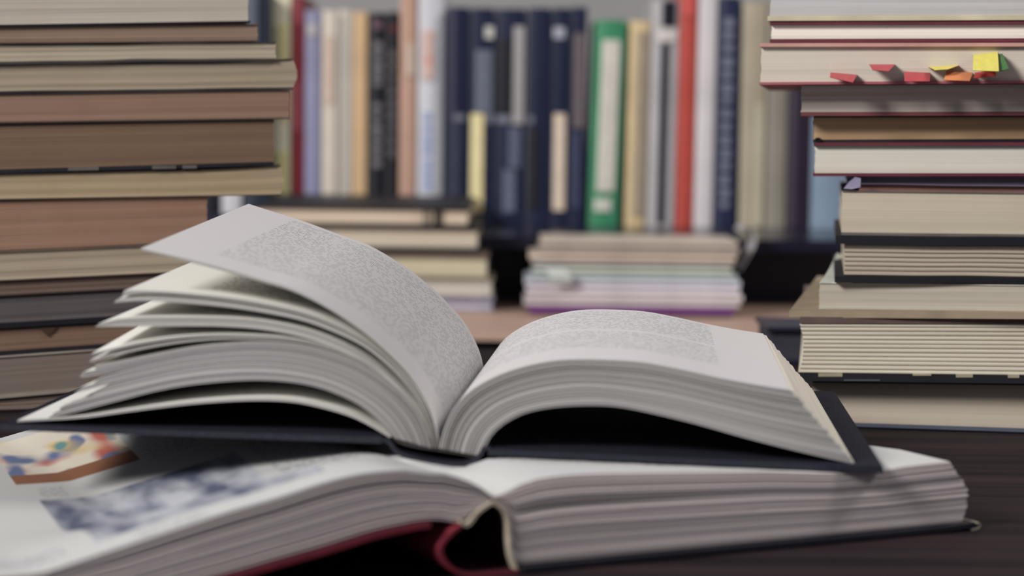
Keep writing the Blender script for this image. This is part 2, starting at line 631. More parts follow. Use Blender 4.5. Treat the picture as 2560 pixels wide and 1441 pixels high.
def pressed(p, s, f, k, pb, pt):
    lim = press_limit(pt)
    if pt.z > lim and pt.z - pb.z > 1e-5:
        kk = max(0.12, (lim - pb.z) / (pt.z - pb.z))
        return Vector((p.x, p.y, pb.z + (p.z - pb.z) * kk))
    return p


NB = 44
bl_top = bcurve([(-330, 1575), (-120, 1508), (94, 1438), (219, 1397), (375, 1345), (562, 1284), (687, 1248), (811, 1208), (895, 1188), (964, 1180), (1034, 1178), (1104, 1185), (1159, 1199), (1201, 1219), (1228, 1240)], NB)
bl_bot = bcurve([(-330, 1668), (-120, 1615), (94, 1560), (300, 1505), (430, 1470), (560, 1437), (700, 1397), (811, 1366), (923, 1331), (1006, 1312), (1062, 1302), (1117, 1303), (1150, 1308), (1187, 1280), (1223, 1257)], NB)
for p in bl_bot:
    p.z = max(p.z, 0.0035)
for i, p in enumerate(bl_top):
    if i < NB // 2:
        p.z = max(p.z, bl_bot[i].z + 0.011)


def art_page():
    t = NT('art_page_left')
    U, V, tc = t.uv()
    m = t.math
    U = m('SUBTRACT', U, m('MULTIPLY', V, 0.115))
    col = lin((192, 192, 190))
    # captions and columns of small type
    txt = None
    for r in TEXT_RECTS:
        q = t.box(U, V, *r)
        txt = q if txt is None else m('MAXIMUM', txt, q)
    c = t.mix(m('MULTIPLY', t.print_lines(U, V, 0.0036, 0.0011), txt), col, (0.14, 0.15, 0.18))
    # grey photograph
    v = t.vec(U, m('MULTIPLY', V, 0.42))
    n1 = t.noise(v, 34, 3.0, 0.55)
    n2 = t.noise(v, 90, 2.0, 0.5)
    g = m('ADD', m('MULTIPLY', n1, 0.75), m('MULTIPLY', n2, 0.25))
    pic = t.mix(t.ramp(g, 0.40, 0.58), lin((84, 90, 110)), lin((180, 182, 188)))
    c = t.mix(t.box(U, V, *GREY_RECT), c, pic)
    # coloured photograph: soft blobs of several colours over cream, a brown band along its near edge
    base = lin((214, 206, 190))
    cc = base
    for k, (colr, sc, lo, hi) in enumerate([((176, 96, 86), 46, 0.55, 0.66), ((96, 112, 146), 60, 0.57, 0.67), ((206, 180, 110), 40, 0.58, 0.68), ((96, 140, 142), 64, 0.61, 0.70)]):
        n = t.noise(t.vec(U, m('MULTIPLY', V, 0.42), 3.3 + 1.7 * k), sc, 1.0, 0.4)
        cc = t.mix(t.ramp(n, lo, hi), cc, lin(colr))
    r = COLOR_RECT
    cc = t.mix(t.box(U, V, r[0], r[1], r[2], r[2] + 0.022), cc, lin((132, 88, 66)))
    c = t.mix(t.box(U, V, *r), c, cc)
    t.put(t.b.inputs['Base Color'], c)
    t.b.inputs['Roughness'].default_value = 0.45
    t.b.inputs['Specular IOR Level'].default_value = 0.4
    return t.m


GREY_RECT = (0.0747, 0.158, 0.016, 0.160)
COLOR_RECT = (0.0700, 0.124, 0.198, 0.312)
TEXT_RECTS = [(0.164, 0.207, 0.030, 0.255), (0.077, 0.088, 0.164, 0.186), (0.020, 0.064, 0.010, 0.026), (0.086, 0.112, 0.004, 0.011), (0.127, 0.15, 0.19, 0.26)]
M_art = art_page()
M_whitepage = plain((192, 192, 190), 0.5, 0.02, 20, 0.4)
M_textB = printed_page('printed_page_lower', [(0.02, 0.17, 0.03, 0.24)], 0.0036, (190, 190, 188))

fr = [0.0, 0.2, 0.42, 0.62, 0.76, 0.88, 1.0]
BG = bp(1232, 1240)


def sunk(pt, pb):
    uu = (pt - BG).dot(UB)
    vv = (pt - BG).dot(VB)
    w_ = max(0.0, min(1.0, (vv - 0.02) / 0.085))
    w_ = w_ * w_ * (3 - 2 * w_)
    if uu > -0.012:
        far = 0.0295
    elif uu > -0.1:
        far = 0.0295 - (-0.012 - uu) * 0.24
    else:
        far = 0.0084
    far = max(far, 0.0078)
    zt = pt.z + (min(far, pt.z) - pt.z) * w_
    zb = pb.z + (min(pb.z, 0.0028 + 0.25 * max(0, far - 0.009)) - pb.z) * w_
    return zt, zb


for q in range(len(fr) - 1):
    gap = 0.03 if q in (3, 4) else 0.006
    a = [x.lerp(y, fr[q]) for x, y in zip(bl_bot, bl_top)]
    b = [x.lerp(y, fr[q + 1] - (gap if q < 5 else 0)) for x, y in zip(bl_bot, bl_top)]

    def wp(p, s, f, k, pb, pt, q=q):
        # the left half sinks towards its far side, and is pressed down under the upper book
        full_t = TOPL(s, k)
        full_b = BOTL(s, k)
        zt0, zb0 = full_t.z, full_b.z
        zt1, zb1 = sunk(full_t, full_b)
        full_t.z = zt1
        lim = press_limit(full_t)
        zt1 = max(min(zt1, lim), zb1 + 0.0025)
        return Vector((p.x, p.y, zb1 + (p.z - zb0) / (zt0 - zb0) * (zt1 - zb1)))

    def TOPL(s, k):
        return bl_top[int(round(s * (NB - 1)))] + VB * (LB * k)

    def BOTL(s, k):
        return bl_bot[int(round(s * (NB - 1)))] + VB * (LB * k)
    loft('page_block', a, b, VB, LB, [M_edgeB, M_art if q == 5 else M_whitepage, M_whitepage], ob, rows=6, K=30, jitter=0.0005, warp=wp)

br_top = bcurve([(2378, 1155), (2284, 1165), (2210, 1173), (2050, 1178), (1850, 1181), (1645, 1183), (1448, 1187), (1349, 1198), (1300, 1214), (1262, 1233), (1238, 1242)], NB)
br_bot = bcurve([(2410, 1321), (2210, 1344), (1890, 1377), (1595, 1401), (1300, 1427), (1284, 1425), (1272, 1385), (1266, 1345), (1262, 1300), (1244, 1272), (1232, 1264)], NB)
# keep the lower curve in step with the upper one: straight run, then the glued back
br_bot = resample([bp(2410, 1321), bp(2210, 1344), bp(1890, 1377), bp(1595, 1401), bp(1330, 1424)], NB - 10) + \
    resample([bp(1304, 1427), bp(1288, 1408), bp(1280, 1385), bp(1275, 1345), bp(1268, 1300), bp(1238, 1259)], 10)
br_top = resample([bp(2378, 1155), bp(2284, 1165), bp(2210, 1173), bp(2050, 1178), bp(1850, 1181), bp(1645, 1183), bp(1448, 1187), bp(1349, 1198), bp(1310, 1210)], NB - 10) + \
    resample([bp(1300, 1214), bp(1262, 1233), bp(1236, 1242)], 10)
for p in br_bot:
    p.z = max(p.z, 0.003)
fr = [0.0, 0.28, 0.5, 0.68, 0.84, 1.0]


def bulgeR(f):
    return 0.0060 * math.sin(PI * f) - 0.001


for q in range(len(fr) - 1):
    gap = 0.035 if q == 2 else 0.006
    a = [x.lerp(y, fr[q]) for x, y in zip(br_bot, br_top)]
    b = [x.lerp(y, fr[q + 1] - (gap if q < 4 else 0)) for x, y in zip(br_bot, br_top)]
    if q == 2:      # the split closes towards the right
        b = [x.lerp(y, fr[3] - 0.002 - 0.05 * max(0, min(1, (i - 14) / 16.0)) * max(0.0, min(1, (NB - 4 - i) / 8.0))) for i, (x, y) in enumerate(zip(br_bot, br_top))]
    for i in range(5):
        wgt = (1 - i / 5.0) ** 2
        a[i] = a[i] + UB * bulgeR(fr[q]) * wgt
        b[i] = b[i] + UB * bulgeR(fr[q + 1]) * wgt

    def wp(p, s, f, k, pb, pt):
        i = int(round(s * (NB - 1)))
        ft = br_top[i] + VB * (LB * k)
        fb = br_bot[i] + VB * (LB * k)
        lim = press_limit(ft)
        # the leaves swell a little behind the near edge on the far right
        z = p.z
        if ft.z > lim:
            kk = max(0.1, (lim - fb.z) / (ft.z - fb.z))
            z = fb.z + (z - fb.z) * kk
        return Vector((p.x, p.y, z))
    loft('page_block', a, b, VB, LB, [M_edgeB, M_textB if q == 4 else M_whitepage, M_whitepage], ob, rows=7, K=30, jitter=0.0006, warp=wp, endjit=0.0008)

# covers of the lower book
lc_t = [p + Vector((0, 0, -0.0001)) for p in bl_bot[:NB - 5]]
lc_b = [Vector((p.x, p.y, max(0.0008, p.z - 0.0024))) for p in lc_t]
loft('cover_board', [p - VB * 0.002 for p in lc_b], [p - VB * 0.002 for p in lc_t], VB, LB + 0.004, [M_red, M_red_in, M_red], ob, rows=1, K=14,
     warp=lambda p, s, f, k, pb, pt: Vector((p.x, p.y, max(0.0004, sunk(Vector((p.x, p.y, 0.05)), Vector((p.x, p.y, pt.z)))[1] - (0.0 if f > 0.5 else 0.0022)))))
rc = resample([bp(2426, 1325), bp(2210, 1347), bp(1890, 1380), bp(1595, 1404), bp(1300, 1431)], 16)
rc_t = [Vector((p.x, p.y, max(0.0026, p.z))) for p in rc]
rc_b = [Vector((p.x, p.y, 0.0006)) for p in rc]
rc_b[0].z, rc_t[0].z = 0.0016, 0.0034
loft('cover_board', [p - VB * 0.003 for p in rc_b], [p - VB * 0.003 for p in rc_t], VB, LB + 0.006, M_blackcover, ob, rows=1, K=2)
cl = [bp(2418, 1324), bp(2432, 1321), bp(2440, 1314), bp(2438, 1307), bp(2430, 1309)]
cl = resample(cl, 8)
lo_ = slab('worn_corner', [p - VB * 0.003 for p in cl], Vector((0, 0, 1)), 0.0006, VB, 0.02, plain((150, 142, 130), 0.6), ob)
# torn lining along the back of the pages
ln_o = bcurve([(1146, 1306), (1163, 1318), (1178, 1308), (1194, 1286), (1212, 1272), (1229, 1262), (1244, 1269), (1258, 1285), (1266, 1310), (1268, 1345), (1273, 1388), (1281, 1415), (1288, 1433)], 36)
ln_i = bcurve([(1150, 1300), (1161, 1308), (1172, 1300), (1188, 1281), (1208, 1265), (1229, 1254), (1249, 1262), (1265, 1281), (1273, 1308), (1275, 1345), (1280, 1385), (1288, 1411), (1297, 1431)], 36)
loft('spine_lining', [p - VB * 0.0008 for p in ln_o], [p - VB * 0.0008 for p in ln_i], VB, 0.0035, M_liner, ob, rows=2, K=1)
loft('spine_backing', [p + VB * 0.0027 for p in ln_o], [p + VB * 0.0027 for p in ln_i], VB, LB - 0.003, plain((44, 16, 24), 0.85), ob, rows=1, K=2)  # added maroon strip, darkened to paint the shade inside the spine hollow
rs_o = bcurve([(1147, 1309), (1124, 1325), (1101, 1348), (1091, 1371), (1096, 1394), (1116, 1420), (1150, 1437), (1200, 1443), (1255, 1443), (1292, 1438)], 34)
rs_i = bcurve([(1152, 1315), (1132, 1331), (1110, 1352), (1101, 1372), (1106, 1391), (1123, 1413), (1153, 1429), (1200, 1435), (1255, 1435), (1290, 1431)], 34)
for p in rs_o + rs_i:
    p.z = max(p.z, 0.0004)
for p in rs_i:
    p.z = max(p.z, 0.0016)
loft('spine_cover', [p - VB * 0.002 for p in rs_o], [p - VB * 0.002 for p in rs_i], VB, LB + 0.004, [M_red, M_red_in, M_red], ob, rows=2, K=2)

# ================================================================== stacks of closed books
UP = Vector((0, 0, 1))


def stack_book(label, Y, phi, side, xe, ye, xf, yf, depth=0.17, width=0.20, ct=3, cb=3, ctop=(60, 50, 48), cbot=None,
               edge=(180, 170, 150), dark=0.6, fine=1400, coarse=260, blotch=0.15, over=0.0, wav=0.0, concave=0.0,
               curl=0.0, group=None, seed=0.0, zmin=-9.0, mixc=0.5, ref=None, ridge=0):
    """a closed book lying flat. (xe; ye=top,bottom) is its visible end, (xf; yf) another point of its near face,
    side=+1 when the book runs on to the right of its visible end. ct, cb: cover thickness in pixels"""
    u = Vector((math.cos(phi), math.sin(phi), 0))
    v = Vector((-math.sin(phi), math.cos(phi), 0))
    if ref is not None:       # the near faces of a stack share one plane through picture column ref, shifted by rec
        Pr = at_d(ref, 400, Y)
        P0 = on_plane(xe, 0.5 * (ye[0] + ye[1]), Pr, v)
    else:
        P0 = at_d(xe, 0.5 * (ye[0] + ye[1]), Y)
    A_t, A_b = on_plane(xe, ye[0], P0, v), on_plane(xe, ye[1], P0, v)
    F_t, F_b = on_plane(xf, yf[0], P0, v), on_plane(xf, yf[1], P0, v)
    sA = 0.5 * ((A_t - P0).dot(u) + (A_b - P0).dot(u))
    sF = 0.5 * ((F_t - P0).dot(u) + (F_b - P0).dot(u))
    px = P0.y / F

    def zt(s):
        return A_t.z + (F_t.z - A_t.z) * (s - sA) / (sF - sA)

    def zb(s):
        return max(zmin, A_b.z + (F_b.z - A_b.z) * (s - sA) / (sF - sA))
    N = 26
    ph = seed * 1.7 + 0.6

    def wv(s, k):
        return wav * (math.sin(s * 52 + ph + k) + 0.6 * math.sin(s * 121 + 2.1 * ph + 1.3 * k))
    S = [side * width * i / (N - 1) for i in range(N)]
    So = [side * (-over + (width + over) * i / (N - 1)) for i in range(N)]
    c1, c2 = ct * px, cb * px
    mid = side * width * 0.5
    root = thing('closed_book', label, 'book', tuple((P0 + u * mid + v * (depth * 0.5))[:2]) + (zb(mid),), group)

    def pt(s, z):
        return Vector((P0.x + u.x * s, P0.y + u.y * s, z))

    def crl(i):
        return curl * max(0.0, 1 - i / 5.0) ** 2

    top = [pt(s, zt(s) - c1 - 0.0001 + wv(s, 0) + crl(i)) for i, s in enumerate(S)]
    bot = [pt(s, zb(s) + c2 + 0.0001 + wv(s, 1.2)) for i, s in enumerate(S)]
    E = leaf_edges(edge, dark, fine, coarse, blotch, seed, mixc)

    def wp(p, s, f, k, pb, ptp):
        if concave and s < 0.2:
            w_ = max(0.0, 1 - s / 0.12)
            return p + u * (side * concave * w_ * math.sin(PI * f))
        return p
    fro = 0.0025 if over > 0 else 0.0004
    pbk = loft('page_block', [p + v * fro for p in bot], [p + v * fro for p in top], v, depth - 2 * fro, [E, M_pap, M_pap], root,
               rows=3 * ridge if ridge else 10, K=1, jitter=0.0004, warp=wp if concave else None, endjit=0.0003, ridge=0.0006 if ridge else 0.0, smooth=not ridge)
    mt = plain(ctop, 0.55, 0.15, 40, 0.35)
    mb = plain(cbot or ctop, 0.55, 0.15, 40, 0.35)
    tb = [pt(s, zt(s) - c1 + wv(s, 0) + crl(i)) for i, s in enumerate(So)]
    tt = [p + UP * c1 for p in tb]
    bt = [pt(s, zb(s) + c2 + wv(s, 1.2)) for s in So]
    bb_ = [p - UP * c2 for p in bt]
    loft('upper_cover', tb, tt, v, depth, mt, root, rows=1, K=1)
    loft('lower_cover', bb_, bt, v, depth, mb, root, rows=1, K=1)
    # back of the cover at the far end
    s1 = side * width
    n = 7
    o_, i_ = [], []
    for q in range(n):
        a = PI * q / (n - 1)
        z = zb(s1) + (zt(s1) - zb(s1)) * (0.5 - 0.5 * math.cos(a))
        bul = 0.003 * math.sin(a)
        o_.append(pt(s1 + side * (0.0015 + bul), z))
        i_.append(pt(s1 + side * (bul * 0.9), z))
    loft('spine', o_, i_, v, depth, mt, root, rows=1, K=1)
    return root, dict(P0=P0, u=u, v=v, zt=zt, zb=zb, px=px)


# ---- left stack (visible ends at the right, books run on to the left)
PL = math.radians(17)
YL = 1.16
G1 = 'stack of old books on the left'
LS = [
    # label, xe, (top,bot) at xe, (top,bot) at x=0, edge colour, cover colour, ct, cb, extras
    ('thick grey paged book with thin black cover, topmost of the left stack', 622, (-62, 57), (-56, 67), (202, 192, 178), (24, 24, 32), 4, 5, dict(dark=0.72, coarse=340, over=0.001, mixc=.3)),
    ('thin brown paged paperback second from the top of the left stack', 645, (60, 103), (68, 109), (148, 126, 109), (104, 86, 76), 2, 3, dict(dark=0.86)),
    ('thin pale grey wavy paperback third from the top of the left stack', 690, (105, 152), (111, 161), (181, 168, 148), (62, 57, 58), 2, 6, dict(dark=0.84, wav=0.00022)),
    ('paperback with flared upper corner jutting furthest right in the left stack', 733, (153, 224), (162, 234), (171, 156, 135), (50, 46, 50), 2, 5, dict(dark=0.7, coarse=180, concave=-0.0022, curl=0.0016, wav=0.00012)),
    ('plain brown paged paperback fifth from the top of the left stack', 724, (225, 298), (236, 309), (146, 119, 102), (70, 58, 54), 2, 3, dict(dark=0.88)),
    ('thick dark brown paged book with worn black and white lower cover, left stack', 685, (299, 414), (311, 434), (125, 102, 84), (38, 34, 38), 3, 9, dict(dark=0.88, cbot=(30, 30, 38))),
    ('tan paperback with curled right corner halfway down the left stack', 702, (421, 488), (435, 500), (176, 156, 128), (92, 80, 68), 2, 2, dict(dark=0.86, concave=-0.0018, curl=0.0022)),
    ('thick reddish brown paged book ending short of its neighbours in the left stack', 518, (489, 606), (502, 629), (157, 125, 105), (92, 74, 64), 2, 2, dict(dark=0.86, blotch=0.3)),
    ('light grey paged book under the reddish brown one in the left stack', 540, (607, 677), (630, 703), (174, 159, 139), (104, 92, 82), 2, 2, dict(dark=0.88)),
    ('thin dark brown paged book below the light grey one in the left stack', 540, (678, 712), (704, 741), (113, 95, 86), (70, 58, 54), 2, 2, dict(dark=0.85)),
    ('dark grey paged book with black lower cover in the left stack', 540, (713, 789), (742, 822), (97, 90, 92), (20, 20, 28), 2, 13, dict(dark=0.85)),
    ('brown paged book with a triangular stain low in the left stack', 540, (790, 852), (823, 891), (132, 106, 91), (26, 25, 32), 3, 11, dict(dark=0.85)),
    ('grey book with coarse streaked pages second from the bottom of the left stack', 540, (853, 949), (892, 997), (139, 125, 117), (150, 140, 128), 3, 10, dict(dark=0.62, coarse=200)),
    ('brownish book at the very bottom of the left stack', 540, (950, 1030), (998, 1082), (132, 116, 106), (40, 38, 44), 3, 4, dict(dark=0.85)),
]
linfo = []
for i, (lab, xe, ye, y0, ec, cc, ct, cb, ex) in enumerate(LS):
    ex = dict(ex)
    root, info = stack_book(lab, YL + 0.0008 * ((i * 5) % 4 - 1.5), PL, -1, xe, ye, 0, y0, depth=0.15, width=0.20 + 0.012 * ((i * 3) % 4) if i < 8 else 0.158 + 0.004 * ((i * 3) % 4),
                            ct=ct, cb=cb, ctop=cc, edge=ec, group=G1, zmin=0.0006 if i == 13 else -9.0, ref=700, seed=i * 2.3 + 1, **ex)
    linfo.append((root, info))

# pale patches on the worn lower cover, stain on the pages
root, inf = linfo[5]
for (xa, xb) in ((170, 247), (380, 440), (456, 492)):
    a = on_plane(xa, 0.5 * (421 + 431) - xa * 0.018, inf['P0'], inf['v'])
    b = on_plane(xb, 0.5 * (421 + 431) - xb * 0.018, inf['P0'], inf['v'])
    ln = [a.lerp(b, q / 3.0) for q in range(4)]
    hh = 0.0009
    loft('worn_patch', [p - inf['v'] * 0.0004 - UP * hh for p in ln], [p - inf['v'] * 0.0004 + UP * hh for p in ln], inf['v'], 0.002,
         plain((98, 92, 90), 0.7), root, rows=1, K=1)
root, inf = linfo[11]
st = [on_plane(x, y, inf['P0'], inf['v']) + inf['v'] * -0.0001 for x, y in ((98, 821), (143, 818), (120, 842))]
mesh('stain', st + [p + inf['v'] * 0.0008 for p in st], [(0, 1, 2), (3, 4, 5), (0, 1, 4, 3), (1, 2, 5, 4), (2, 0, 3, 5)], plain((72, 52, 42), 0.9), root)

# ---- right stack (visible ends at the left, books run on to the right)
YR = 1.085
PR = math.radians(-8.5)
G2 = 'stack of books on the right'
mar = (98, 44, 54)
RS = [
    ('white streaked thick book with cream cover, topmost of the right stack', 1926, (-95, 52), (-96, 50), (206, 203, 202), (200, 190, 160), 4, 12, 0.000, dict(dark=0.72, coarse=300, over=0.0012)),
    ('slim maroon hardcover with cream pages second from the top of the right stack', 1928, (53, 107), (51, 105), (250, 242, 228), mar, 9, 9, 0.001, dict(dark=0.88, over=0.0006)),
    ('thick pink covered book with coloured sticky tabs jutting furthest left in the right stack', 1902, (108, 212), (107, 208), (212, 203, 188), (196, 150, 138), 9, 6, -0.005, dict(dark=0.9, over=0.0006, cbot=(170, 96, 104))),
    ('grey streaked book with maroon cover under the tabbed book, right stack', 2003, (212, 290), (209, 289), (196, 186, 176), (110, 58, 62), 2, 9, 0.009, dict(dark=0.66, coarse=300)),
    ('tan paged paperback with black lower cover, fifth in the right stack', 2034, (291, 357), (290, 355), (188, 158, 122), (28, 26, 32), 3, 7, 0.021, dict(dark=0.85)),
    ('maroon hardcover with bright white pages in the middle of the right stack', 2037, (357, 441), (356, 441), (214, 209, 196), mar, 8, 7, 0.013, dict(dark=0.93, over=0.0006)),
    ('thin purple grey booklet with curled corner under the maroon hardcover, right stack', 2120, (442, 461), (443, 466), (104, 94, 110), (112, 102, 122), 3, 3, 0.018, dict(dark=0.8, wav=0.0001)),
    ('thin mottled pinkish brown booklet on the thick tan block, right stack', 2148, (462, 477), (467, 482), (150, 112, 102), (142, 108, 100), 2, 2, 0.020, dict(dark=0.6)),
    ('thick tan paged book resting on the black hardcover in the right stack', 2105, (478, 588), (483, 593), (198, 186, 166), (104, 98, 94), 2, 6, 0.010, dict(dark=0.88, blotch=0.2)),
    ('black hardcover with wavy cream leaves in the right stack', 2112, (589, 706), (594, 712), (186, 174, 158), (18, 18, 26), 21, 15, 0.004, dict(dark=0.72, coarse=330, fine=900, over=0.005, wav=0.00015, mixc=.3, ridge=7)),
    ('pale paperback with cover jutting out left, under the black hardcover in the right stack', 2048, (707, 773), (713, 777), (186, 178, 164), (196, 196, 180), 2, 2, 0.010, dict(dark=0.82)),
    ('very thick cream book with ridged leaves and black patterned lower cover, right stack', 1998, (793, 953), (794, 960), (216, 208, 190), (96, 78, 72), 16, 18, 0.000, dict(dark=0.72, coarse=330, fine=800, over=0.0, concave=0.0022, cbot=(28, 28, 34), mixc=.3, ridge=12)),
    ('grey paged book with slate blue lower cover, bottom of the right stack', 2030, (954, 1093), (961, 1098), (200, 188, 170), (34, 34, 44), 3, 9, 0.015, dict(dark=0.85, coarse=160, cbot=(84, 90, 104))),
]
rinfo = []
for i, (lab, xe, ye, yf, ec, cc, ct, cb, rec, ex) in enumerate(RS):
    ex = dict(ex)
    root, info = stack_book(lab, YR + rec, PR - (0.06 if i == 10 else 0), 1, xe, ye, 2560, yf, depth=0.19 - rec + (0.03 if i in (10, 11, 12) else 0), width=0.155 + 0.008 * ((i * 3) % 4) + (0.02 if i == 2 else 0),
                            ct=ct, cb=cb, ctop=cc, edge=ec, group=G2, zmin=0.0006 if i == 12 else -9.0, ref=2030, seed=i * 3.1 + 40, **ex)
    rinfo.append((root, info))

# wide lower cover of the pale paperback (reaches further left than its pages)
root, inf = rinfo[10]
pr = [on_plane(1976, 782, inf['P0'], inf['v']), on_plane(2300, 784, inf['P0'], inf['v']), on_plane(2640, 786, inf['P0'], inf['v'])]
cv = resample(pr, 12)
mcv = plain((150, 134, 112), 0.7, 0.12, 60)


def tiltback(p, s, f, k, pb, pt):
    w_ = max(0.0, 1 - s / 0.25)
    return p + UP * (0.002 * k * w_)


loft('lower_wrap', [p - UP * 0.0018 - inf['v'] * 0.009 for p in cv], [p + UP * 0.0018 - inf['v'] * 0.009 for p in cv], inf['v'], 0.23, mcv, root, rows=1, K=4, warp=tiltback)
tw = resample([on_plane(2049, 709, inf['P0'], inf['v']), on_plane(2090, 709, inf['P0'], inf['v']), on_plane(2130, 709, inf['P0'], inf['v'])], 8)


def lifted(p, s, f, k, pb, pt):
    w_ = max(0.0, 1 - s)
    return p + UP * (0.006 * k * k * w_)


loft('lifted_flap', [p for p in tw], [p + UP * 0.0006 for p in tw], inf['v'], 0.16, plain((206, 208, 196), 0.7), root, rows=1, K=6, warp=lifted)
# cream squares on the patterned lower cover of the thick book
root, inf = rinfo[11]
for (xa, xb, y_, h_) in ((2046, 2106, 938, 8), (2282, 2328, 937, 5), (2390, 2432, 940, 8), (2520, 2548, 941, 8), (2110, 2200, 951, 3)):
    a, b = on_plane(xa, y_, inf['P0'], inf['v']), on_plane(xb, y_, inf['P0'], inf['v'])
    hh = 0.5 * h_ * inf['px']
    loft('pattern_patch', [a - UP * hh - inf['v'] * 0.0004, b - UP * hh - inf['v'] * 0.0004], [a + UP * hh - inf['v'] * 0.0004, b + UP * hh - inf['v'] * 0.0004], inf['v'], 0.002,
         plain((158, 148, 128) if h_ > 4 else (84, 86, 96), 0.7), root, rows=1, K=1)
# little black ribbon loop under the tan paperback
root, inf = rinfo[4]
lp = [on_plane(2036 + 9 + 9 * math.cos(a), 350 + 6 * math.sin(a), inf['P0'], inf['v']) - inf['v'] * 0.001 for a in [2 * PI * q / 12 for q in range(13)]]
li_ = [on_plane(2036 + 9 + 5 * math.cos(a), 350 + 2.6 * math.sin(a), inf['P0'], inf['v']) - inf['v'] * 0.001 for a in [2 * PI * q / 12 for q in range(13)]]
loft('ribbon_loop', lp, li_, inf['v'], 0.004, plain((16, 15, 20), 0.5), root, rows=1, K=1)
# curled corner of the purple booklet
root, inf = rinfo[6]
cf = [on_plane(x, y, inf['P0'] - inf['v'] * d_, inf['v']) for x, y, d_ in ((2152, 446, 0.0085), (2138, 443, 0.0088), (2122, 455, 0.0095), (2109, 472, 0.0100), (2130, 473, 0.0100), (2151, 468, 0.0090))]
mesh('curled_corner', cf + [p + inf['v'] * 0.0012 for p in cf], [(0, 1, 2, 3, 4, 5), (6, 7, 8, 9, 10, 11)] + [(a_, (a_ + 1) % 6, (a_ + 1) % 6 + 6, a_ + 6) for a_ in range(6)],
     plain((150, 144, 168), 0.6), root)

# ---- sticky tabs between the leaves of the pink covered book
inf = rinfo[2][1]
G3 = 'sticky tabs in the tabbed book'


def tab(label, pts, col, out=0.012, droop=0.4, thick=0.00025):
    """a paper strip that leaves the pages and bends; pts: four picture corners tl, tr, br, bl of its near flap"""
    P = [on_plane(x, y, inf['P0'] - inf['v'] * (out * q), inf['v']) for (x, y), q in zip(pts, (0.25, 0.25, 1, 1))]
    tl, tr, br, bl = P
    root_l = tl + inf['v'] * (out * 0.25 + 0.012)
    root_r = tr + inf['v'] * (out * 0.25 + 0.012)
    rows_ = [(root_l, root_r), (tl.lerp(root_l, 0.5) + UP * 0.0002, tr.lerp(root_r, 0.5) + UP * 0.0002), (tl, tr),
             (tl.lerp(bl, 0.5) - inf['v'] * 0.0012, tr.lerp(br, 0.5) - inf['v'] * 0.0012), (bl, br)]
    vs, fs = [], []
    n = 4
    for (l, r) in rows_:
        for k in range(n + 1):
            p = l.lerp(r, k / n)
            vs.append(p)
    nn = len(vs)
    for p in list(vs):
        vs.append(p + inf['v'] * 0.0002 - UP * thick)
    R = len(rows_)
    for a in range(R - 1):
        for k in range(n):
            q = a * (n + 1) + k
            fs.append((q, q + 1, q + n + 2, q + n + 1))
            fs.append((nn + q, nn + q + 1, nn + q + n + 2, nn + q + n + 1))
    for a in range(R - 1):
        for k in (0, n):
            q = a * (n + 1) + k
            fs.append((q, q + n + 1, nn + q + n + 1, nn + q))
    for a in (0, R - 1):
        for k in range(n):
            q = a * (n + 1) + k
            fs.append((q, q + 1, nn + q + 1, nn + q))
    o = mesh('sticky_tab', vs, fs, plain(col, 0.55, 0.06, 300), loc=tuple(root_l.lerp(root_r, 0.5)), smooth=True)
    return tag(o, label, 'sticky tab', G3)


tab('red paper tab furthest left in the tabbed book', [(2076, 181), (2143, 187), (2132, 206), (2075, 193)], (168, 76, 80))
tab('red paper tab raised highest, between its two red neighbours in the tabbed book', [(2173, 161), (2238, 161), (2222, 178), (2182, 175)], (168, 76, 80))
tab('dark red paper tab right next to the orange tab', [(2260, 179), (2326, 182), (2324, 203), (2261, 203)], (168, 70, 74))
tab('thin yellow paper tab seen nearly edge on above the orange tab', [(2322, 167), (2398, 163), (2370, 173), (2338, 175)], (206, 190, 96))
tab('orange paper tab at the bottom of the tabbed book', [(2366, 179), (2432, 181), (2424, 202), (2359, 200)], (202, 126, 84))
tab('crumpled red paper tab under the large yellow tab', [(2438, 182), (2488, 174), (2490, 189), (2434, 196)], (168, 58, 54))
tab('large yellow square paper tab at the right of the tabbed book', [(2433, 137), (2494, 129), (2497, 178), (2432, 176)], (200, 190, 94), out=0.016)
tab('green paper tab behind the large yellow tab', [(2497, 136), (2506, 134), (2522, 172), (2500, 178)], (66, 104, 62), out=0.012)

# ---- black book lying behind the right stack
bk = thing('closed_book', 'black book lying flat on the desk behind the right stack', 'book', at_z(2040, 900, 0.0) * 1.0)
a = at_d(1906, 818, 1.38)
zt_ = a.z
x0_ = a.x
boxmesh('lower_cover', x0_, x0_ + 0.17, 1.38, 1.45, 0.0005, 0.0035, M_black, bk, bevel=0.0006)
boxmesh('upper_cover', x0_ + 0.003, x0_ + 0.17, 1.38, 1.45, zt_ - 0.003, zt_, M_black, bk, bevel=0.0006)
boxmesh('page_block', x0_ + 0.006, x0_ + 0.165, 1.384, 1.45, 0.0035, zt_ - 0.003, leaf_edges((70, 70, 80), 0.7, seed=77.0), bk)

